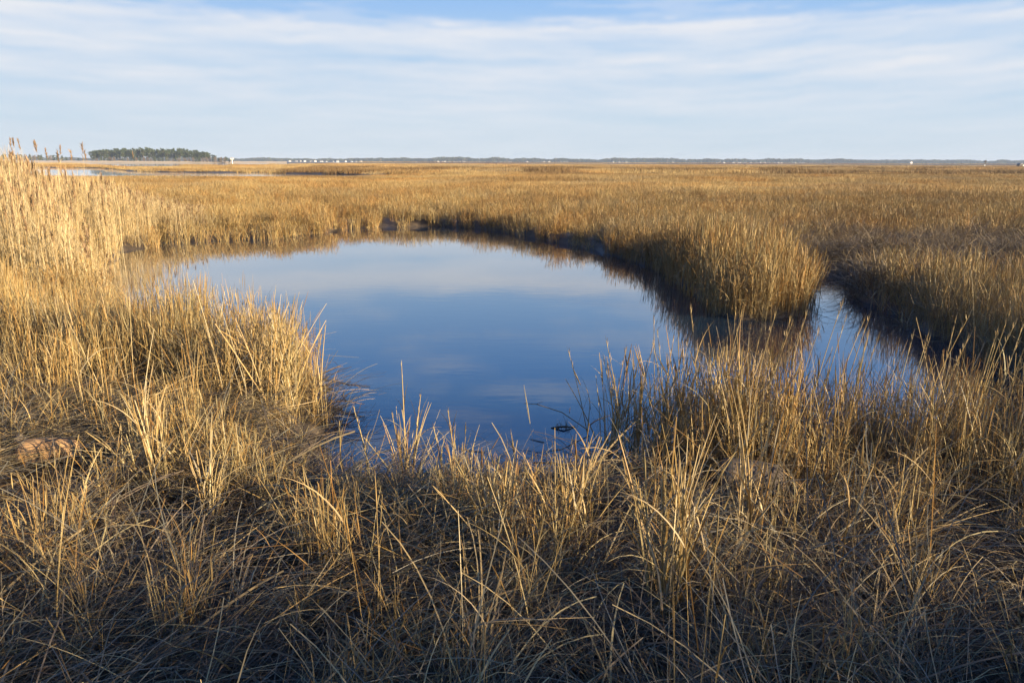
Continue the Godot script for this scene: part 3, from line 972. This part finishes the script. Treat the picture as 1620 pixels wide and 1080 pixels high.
func small_things() -> void:
	var o := thing("driftwood_log", Vector3(-2.93, ground(-2.93, -4.34) + 0.085, -4.34), 0.1, "smooth tan driftwood log half buried in straw at left edge", "driftwood")
	part("trunk_wood", log_mesh(0.4, 0.085), mats.driftwood, o)
	var knot := part("broken_end", log_mesh(0.12, 0.05, 10, 4), mats.grey_wood, o)
	knot.position = Vector3(-0.2, 0.04, -0.08)
	knot.rotation = Vector3(0.2, 0.5, 0.5)
	o = thing("driftwood_log", Vector3(1.42, ground(1.42, -4.0) + 0.1, -4.0), -0.2, "dark round log lying in shade under the right grass", "driftwood")
	part("trunk_wood", log_mesh(0.42, 0.12), mats.grey_wood, o)
	# floating litter beside the left shore
	var twig := func(called: String, pts: Array, r: float, col: Color, label: String):
		var t := thing(called, pts[0], 0.0, label, "twig")
		var s := Strips.new()
		var own := pts.map(func(p): return p - pts[0])
		s.tube(own, taper(r, pts.size() - 1, 0.5), 5, col)
		part("shaft", s.done(), mats.grass, t)
		var s2 := Strips.new()
		var m: Vector3 = own[own.size() / 2]
		s2.tube([m, m + Vector3(0.05, 0.03, 0.02)], [r * 0.6, r * 0.2], 4, col)
		part("side_twig", s2.done(), mats.grass, t)
	twig.call("floating_stick", [Vector3(-1.92, 0.006, -6.98), Vector3(-1.75, 0.009, -6.9), Vector3(-1.6, 0.004, -6.8), Vector3(-1.36, 0.006, -6.72)], 0.005, Color(0.14, 0.11, 0.09), "long thin dark stick floating off the left grass stand")
	twig.call("floating_stick", [Vector3(-1.46, 0.006, -5.98), Vector3(-1.36, 0.008, -5.92), Vector3(-1.24, 0.004, -5.86)], 0.005, Color(0.25, 0.2, 0.15), "short pale stick floating near left landing corner")
	twig.call("leaning_twig", [Vector3(0.62, 0.02, -5.5), Vector3(0.4, 0.16, -5.55), Vector3(0.2, 0.21, -5.6), Vector3(0.1, 0.2, -5.65)], 0.005, Color(0.34, 0.26, 0.17), "bent twig reaching left over water from right stand")
	for q in [[-1.78, -6.62, 0.09, "dark clump of dead grass floating by the left shore"], [-1.55, -6.05, 0.07, "small dark weed tuft in water at left landing corner"], [0.42, -5.62, 0.1, "dark tangle of weed in water beside right stand"]]:
		var t := thing("floating_weed", Vector3(q[0], -0.01, q[1]), 0.0, q[3], "weed")
		var m := part("strands", wispy_tuft(46, 0.7, 0.05), mats.grass, t, "stuff")
		m.scale = Vector3(q[2], q[2] * 0.7, q[2])
		var r := Strips.new()
		r.tube([Vector3(-q[2], 0.01, 0), Vector3(0, 0.03, 0.02), Vector3(q[2], 0.01, -0.02)], [0.006, 0.009, 0.004], 5, Color(0.08, 0.06, 0.04))
		part("root", r.done(), mats.grass, t)
	for k in 16:
		var x: float = [-0.2, -0.9, 0.25, -1.3, 0.65, 0.5, -1.5, -2.2, -2.4, -2.9, -4.6, 2.2, 1.4, -6.9, 0.2, -5.6][k]
		var z: float = [-5.1, -5.15, -5.3, -5.5, -5.7, -6.0, -6.3, -7.6, -7.9, -8.6, -10.4, -15.4, -17.6, -19.8, -20.5, -22.6][k]
		var t := thing("floating_straw", Vector3(x, 0.0, z), rng.randf() * TAU, "bit of dead straw afloat on the pond, %s nearest the eye" % ORDINALS[k], "straw", "straws floating on the pond")
		var f := Strips.new()
		f.tube(curve(Vector3(0, 0.004, 0), 0.0, 1.57, rng.randf_range(-0.1, 0.1), rng.randf_range(0.12, 0.32), 4).map(func(p): return Vector3(p.x + 0.02 * sin(p.z * 12.0), 0.004, p.z)), [0.003, 0.003, 0.003, 0.0025, 0.001], 5, vary(pick(DULL), 0.2))
		part("straw_stem", f.done(), mats.grass, t)
	# stalks that stand alone against the water at the landing
	var land := [
		[-0.72, -4.9, 0.95, 0.02, 0.0, "tallest straight stalk rising before the pond's near shore"],
		[-0.69, -4.88, 0.74, 0.1, 1.6, "forked stalk leaning right beside the tallest shore stalk"],
		[-0.74, -4.92, 0.62, 0.06, -1.4, "shorter stalk just left of the tallest shore stalk"],
		[-0.95, -4.9, 0.64, 0.12, -1.5, "pale slanting stalk left of centre against the water"],
		[-0.7, -4.8, 0.5, 0.55, -1.6, "stalk leaning far left at foot of tallest shore stalk"],
		[-0.36, -4.9, 0.62, 0.1, -1.5, "stalk right of the tallest one, leaning left over water"],
		[-0.47, -4.95, 0.5, 0.05, -1.2, "thin stalk midway along the near shore"],
		[0.04, -4.9, 0.45, 0.1, -0.6, "short pale stalk before the landing's right corner"],
		[-1.28, -5.1, 0.42, 0.06, 0.4, "short stalk at the landing's left corner"],
		[-1.62, -5.85, 0.92, 0.06, 1.2, "tall dark stalk at the edge of left grass stand"],
		[-1.72, -5.95, 0.8, 0.1, 1.4, "pale stalk leaning out from the left grass stand"]]
	for q in land:
		var z: float = q[1] + (0.26 if q[1] > -5.05 else 0.0)
		stalk(Vector3(q[0], ground(q[0], z), z), q[4], q[2], q[3], 4, q[5], "", 0.0065)
	for k in 46:
		var x := lerpf(0.55, 2.25, (k + rng.randf() * 0.8) / 24.0) if k < 24 else lerpf(2.3, 3.9, (k - 24 + rng.randf() * 0.8) / 22.0)
		var z := -4.35 - rng.randf() * 0.65
		var right_half := k >= 24
		stalk(Vector3(x, ground(x, z), z), 1.45 + rng.randf_range(-0.7, 0.5) + (0.0 if x > 1.4 else PI * float(rng.randf() < 0.5)), rng.randf_range(0.85, 1.12), rng.randf_range(0.02, 0.2), 1, ("tall stalk leaning right before the creek, %s from the left" % ORDINALS[k - 24] if right_half else "tall stalk in the right stand's left half, %s from left" % ORDINALS[k]), "stalks before the creek" if right_half else "stalks beside the pond", 0.004)
	for q in [[-5.88, -22.7, 0.62, 0.5, 150, "broad golden tussock on the far shore, mirrored in the pond"], [-6.75, -20.6, 0.55, 0.3, 80, "smaller tussock left of the broad far shore tussock"], [-3.1, -25.1, 0.5, 0.45, 110, "low spreading tussock right of the bare far shore gap"],
			[3.45, -10.35, 0.85, 0.32, 120, "leftmost tall tussock at the tip of the headland"], [4.0, -10.45, 0.75, 0.32, 120, "rounded tussock at the creek side of headland tip"],
			[0.68, -2.78, 0.85, 0.1, 46, "bright clump of tall blades in the right foreground"], [-0.08, -3.3, 0.5, 0.09, 34, "upright clump in the foreground below the pond centre"], [-1.62, -3.6, 0.55, 0.05, 16, "small upright tuft of blades in the left foreground"], [1.35, -4.3, 0.8, 0.14, 60, "pale gold clump in front of the right stand"], [-0.71, -4.6, 0.6, 0.05, 24, "stiff bunch of blades round the tallest shore stalk"], [-0.34, -4.58, 0.42, 0.05, 18, "bunch of blades at near shore right of the tallest stalk"], [0.3, -3.35, 0.62, 0.07, 26, "slender upright clump left of the bright right clump"], [1.2, -3.35, 0.8, 0.08, 24, "thin tall clump in the shaded right foreground"], [-2.1, -4.0, 0.6, 0.1, 40, "golden clump below the straw mat in left foreground"], [0.78, -4.72, 0.86, 0.16, 60, "dense upright clump at the left end of right stand"], [1.12, -4.66, 0.84, 0.16, 60, "second clump from the left end of right stand"], [1.6, -4.75, 0.8, 0.16, 60, "tall clump of the right stand below headland tip"], [-1.9, -5.6, 0.85, 0.2, 90, "brightest gold clump at right end of left stand"]]:
		tussock(Vector3(q[0], ground(q[0], q[1]), q[1]), Vector3(1, q[2], 1), q[3], q[4], q[5], PALE + STRAW if q[1] > -6.0 else STRAW)
	# ragged tufts along the left part of the far shore, each with its reflection
	for k in 11:
		var x: float = [-9.0, -8.7, -8.3, -7.9, -7.5, -7.1, -6.4, -5.1, -4.6, -2.6, -2.1][k]
		var z: float = [-18.3, -19.3, -19.7, -20.0, -20.2, -20.45, -21.2, -23.9, -24.2, -24.9, -24.7][k]
		tussock(Vector3(x, maxf(ground(x, z), 0.0), z), Vector3(1, rng.randf_range(0.32, 0.55), 1), rng.randf_range(0.14, 0.26), 55, "ragged tuft on the far left shore, %s from the left" % ORDINALS[k])
	# plumed reeds that overtop the bed against the sky
	var reed := -1
	for q in [[5, 222], [18, 223], [22, 236], [28, 243], [38, 224], [48, 224], [60, 228], [82, 238], [85, 233], [91, 238], [105, 244], [113, 240], [125, 229], [140, 239], [206, 242]]:
		var t: float = (q[0] - 810.0) / 1158.0 * 0.9713
		reed += 1
		var d := 22.0 if q[0] == 206 else rng.randf_range(13.5, 17.0)
		var tip: float = 2.1 + (253.8 - q[1]) / 1158.0 * d
		var y := ground(t * d, -d)
		var r := thing("plumed_reed", Vector3(t * d, y, -d), rng.randf() * TAU, "plumed reed apart to the right of the others" if q[0] == 206 else "tall brown plumed reed against the sky, %s from the left" % ORDINALS[reed], "reed", "" if q[0] == 206 else "plumed reeds against the sky")
		var a := Strips.new()
		var b := Strips.new()
		var c := Strips.new()
		reed_shape(a, b, c, Vector3.ZERO, tip - y, 0.007, true)
		var cane := part("stem", a.done(), mats.grass, r)
		part("leaves", b.done(), mats.grass, cane)
		part("plume", c.done(), mats.grass, r)
	# long single blades arching over the foreground tangle
	for q in [[-2.05, -2.85, 1.5, 0.75, 0.5, 1.5, "long blade arching down at the bottom left corner"], [-0.95, -3.35, 1.5, 0.6, 1.1, 0.7, "nearly level arching blade below the pond centre"], [-1.5, -3.2, 1.9, 0.6, 1.2, 0.5, "level blade lying across the left foreground tangle"], [0.6, -2.75, 1.5, 0.7, 1.0, 0.6, "low arching blade at the foot of right foreground clump"], [1.75, -3.1, 0.4, 0.65, 0.4, 1.2, "pale bent blade in the dark right foreground"], [2.0, -3.3, 1.2, 0.8, 0.6, 0.2, "long reddish blade slanting up at the right edge"]]:
		var b := thing("arching_blade", Vector3(q[0], ground(q[0], q[1]) + 0.08, q[1]), 0.0, q[6], "grass blade")
		var s := Strips.new()
		s.ribbon(curve(Vector3.ZERO, q[2], q[4], q[5], q[3], 12), taper(0.011, 12, 0.1), side_of(q[2], 0.4), vary(pick(STRAW), 0.1))
		part("blade", s.done(), mats.grass, b)
		var s2 := Strips.new()
		s2.ribbon(curve(Vector3.ZERO, q[2] + 0.2, q[4] - 0.2, 0.2, q[3] * 0.25, 4), taper(0.014, 4, 0.5), side_of(q[2], 0.2), vary(pick(DULL), 0.1))
		part("sheath", s2.done(), mats.grass, b)
	# algae on the mud at the landing
	var al := Strips.new()
	for k in 900:
		var x := rng.randf_range(-1.05, 0.35)
		var z := -4.64 + rng.randfn(0.0, 0.06) + 0.05 * sin(x * 5.0)
		var y := maxf(ground(x, z), 0.0)
		if n_clump.get_noise_2d(x * 3.0, z * 3.0) < 0.02: continue
		var az := rng.randf() * TAU
		al.ribbon(curve(Vector3(x, y, z), az, 0.9, 0.5, 0.03, 2), [0.012, 0.014, 0.004], side_of(az, 0), vary(Color(0.06, 0.10, 0.02), 0.3))
	var g := part("green_algae", al.done(), mats.grass, self)
	tag(g, "strip of green algae on mud at the near shore", "algae", "", "stuff")

# ---------------------------------------------------------------- scene
func _ready() -> void:
	rng.seed = 20240
	for q in [[n_edge, 3, 0.55, 3], [n_patch, 7, 0.42, 3], [n_clump, 13, 0.75, 3], [n_ground, 17, 1.3, 3]]:
		q[0].seed = q[1]; q[0].frequency = q[2]; q[0].fractal_octaves = q[3]

	var cam := Camera3D.new()
	cam.name = "camera"
	cam.fov = 50.0
	cam.near = 0.05
	cam.far = 9000.0
	cam.position = Vector3(0, 2.1, 0)
	cam.basis = Basis(Vector3.RIGHT, -atan(283.5 / 1158.0)) * Basis(Vector3.BACK, deg_to_rad(0.2))
	add_child(cam)
	cam.current = true

	var sky := Sky.new()
	var pano := PanoramaSkyMaterial.new()
	pano.panorama = ImageTexture.create_from_image(make_sky())
	sky.sky_material = pano
	var env := Environment.new()
	env.background_mode = Environment.BG_SKY
	env.sky = sky
	env.tonemap_mode = Environment.TONE_MAPPER_LINEAR
	env.tonemap_exposure = 3.0
	env.background_energy_multiplier = 0.32
	env.sdfgi_enabled = true
	env.ssao_enabled = true
	env.ssil_enabled = true
	env.fog_enabled = true
	env.fog_density = 0.00016
	env.fog_light_color = Color(0.80, 0.88, 1.0)
	var we := WorldEnvironment.new()
	we.name = "air"
	we.environment = env
	add_child(we)

	var sun := DirectionalLight3D.new()
	sun.name = "sun"
	var el := deg_to_rad(14.0)
	var az := deg_to_rad(64.0)      # from straight behind the eye towards the right
	var to_sun := Vector3(sin(az) * cos(el), sin(el), cos(az) * cos(el))
	sun.basis = Basis.looking_at(-to_sun, Vector3.UP)
	sun.light_energy = 1.6
	sun.light_color = Color(1.0, 0.905, 0.74)
	sun.light_angular_distance = 0.5
	sun.shadow_enabled = true
	add_child(sun)

	make_materials()
	make_sdf()
	lay_ground()
	var pw := PlaneMesh.new()
	pw.size = Vector2(28.0, 34.0)
	var o := part("pond_water", pw, mats.pond_water, self)
	o.position = Vector3(-1.0, 0.0, -19.0)
	tag(o, "still blue pond mirroring the sky, ringed by grass", "pond", "", "structure")
	var bw := PlaneMesh.new()
	bw.size = Vector2(9000.0, 4400.0)
	o = part("bay_water", bw, mats.bay_water, self)
	o.position = Vector3(0.0, 0.0, -2262.0)
	tag(o, "pale water of the creek and bay beyond the marsh", "water", "", "structure")
	make_tufts()
	grow()
	pine_island()
	far_shore()
	markers()
	small_things()
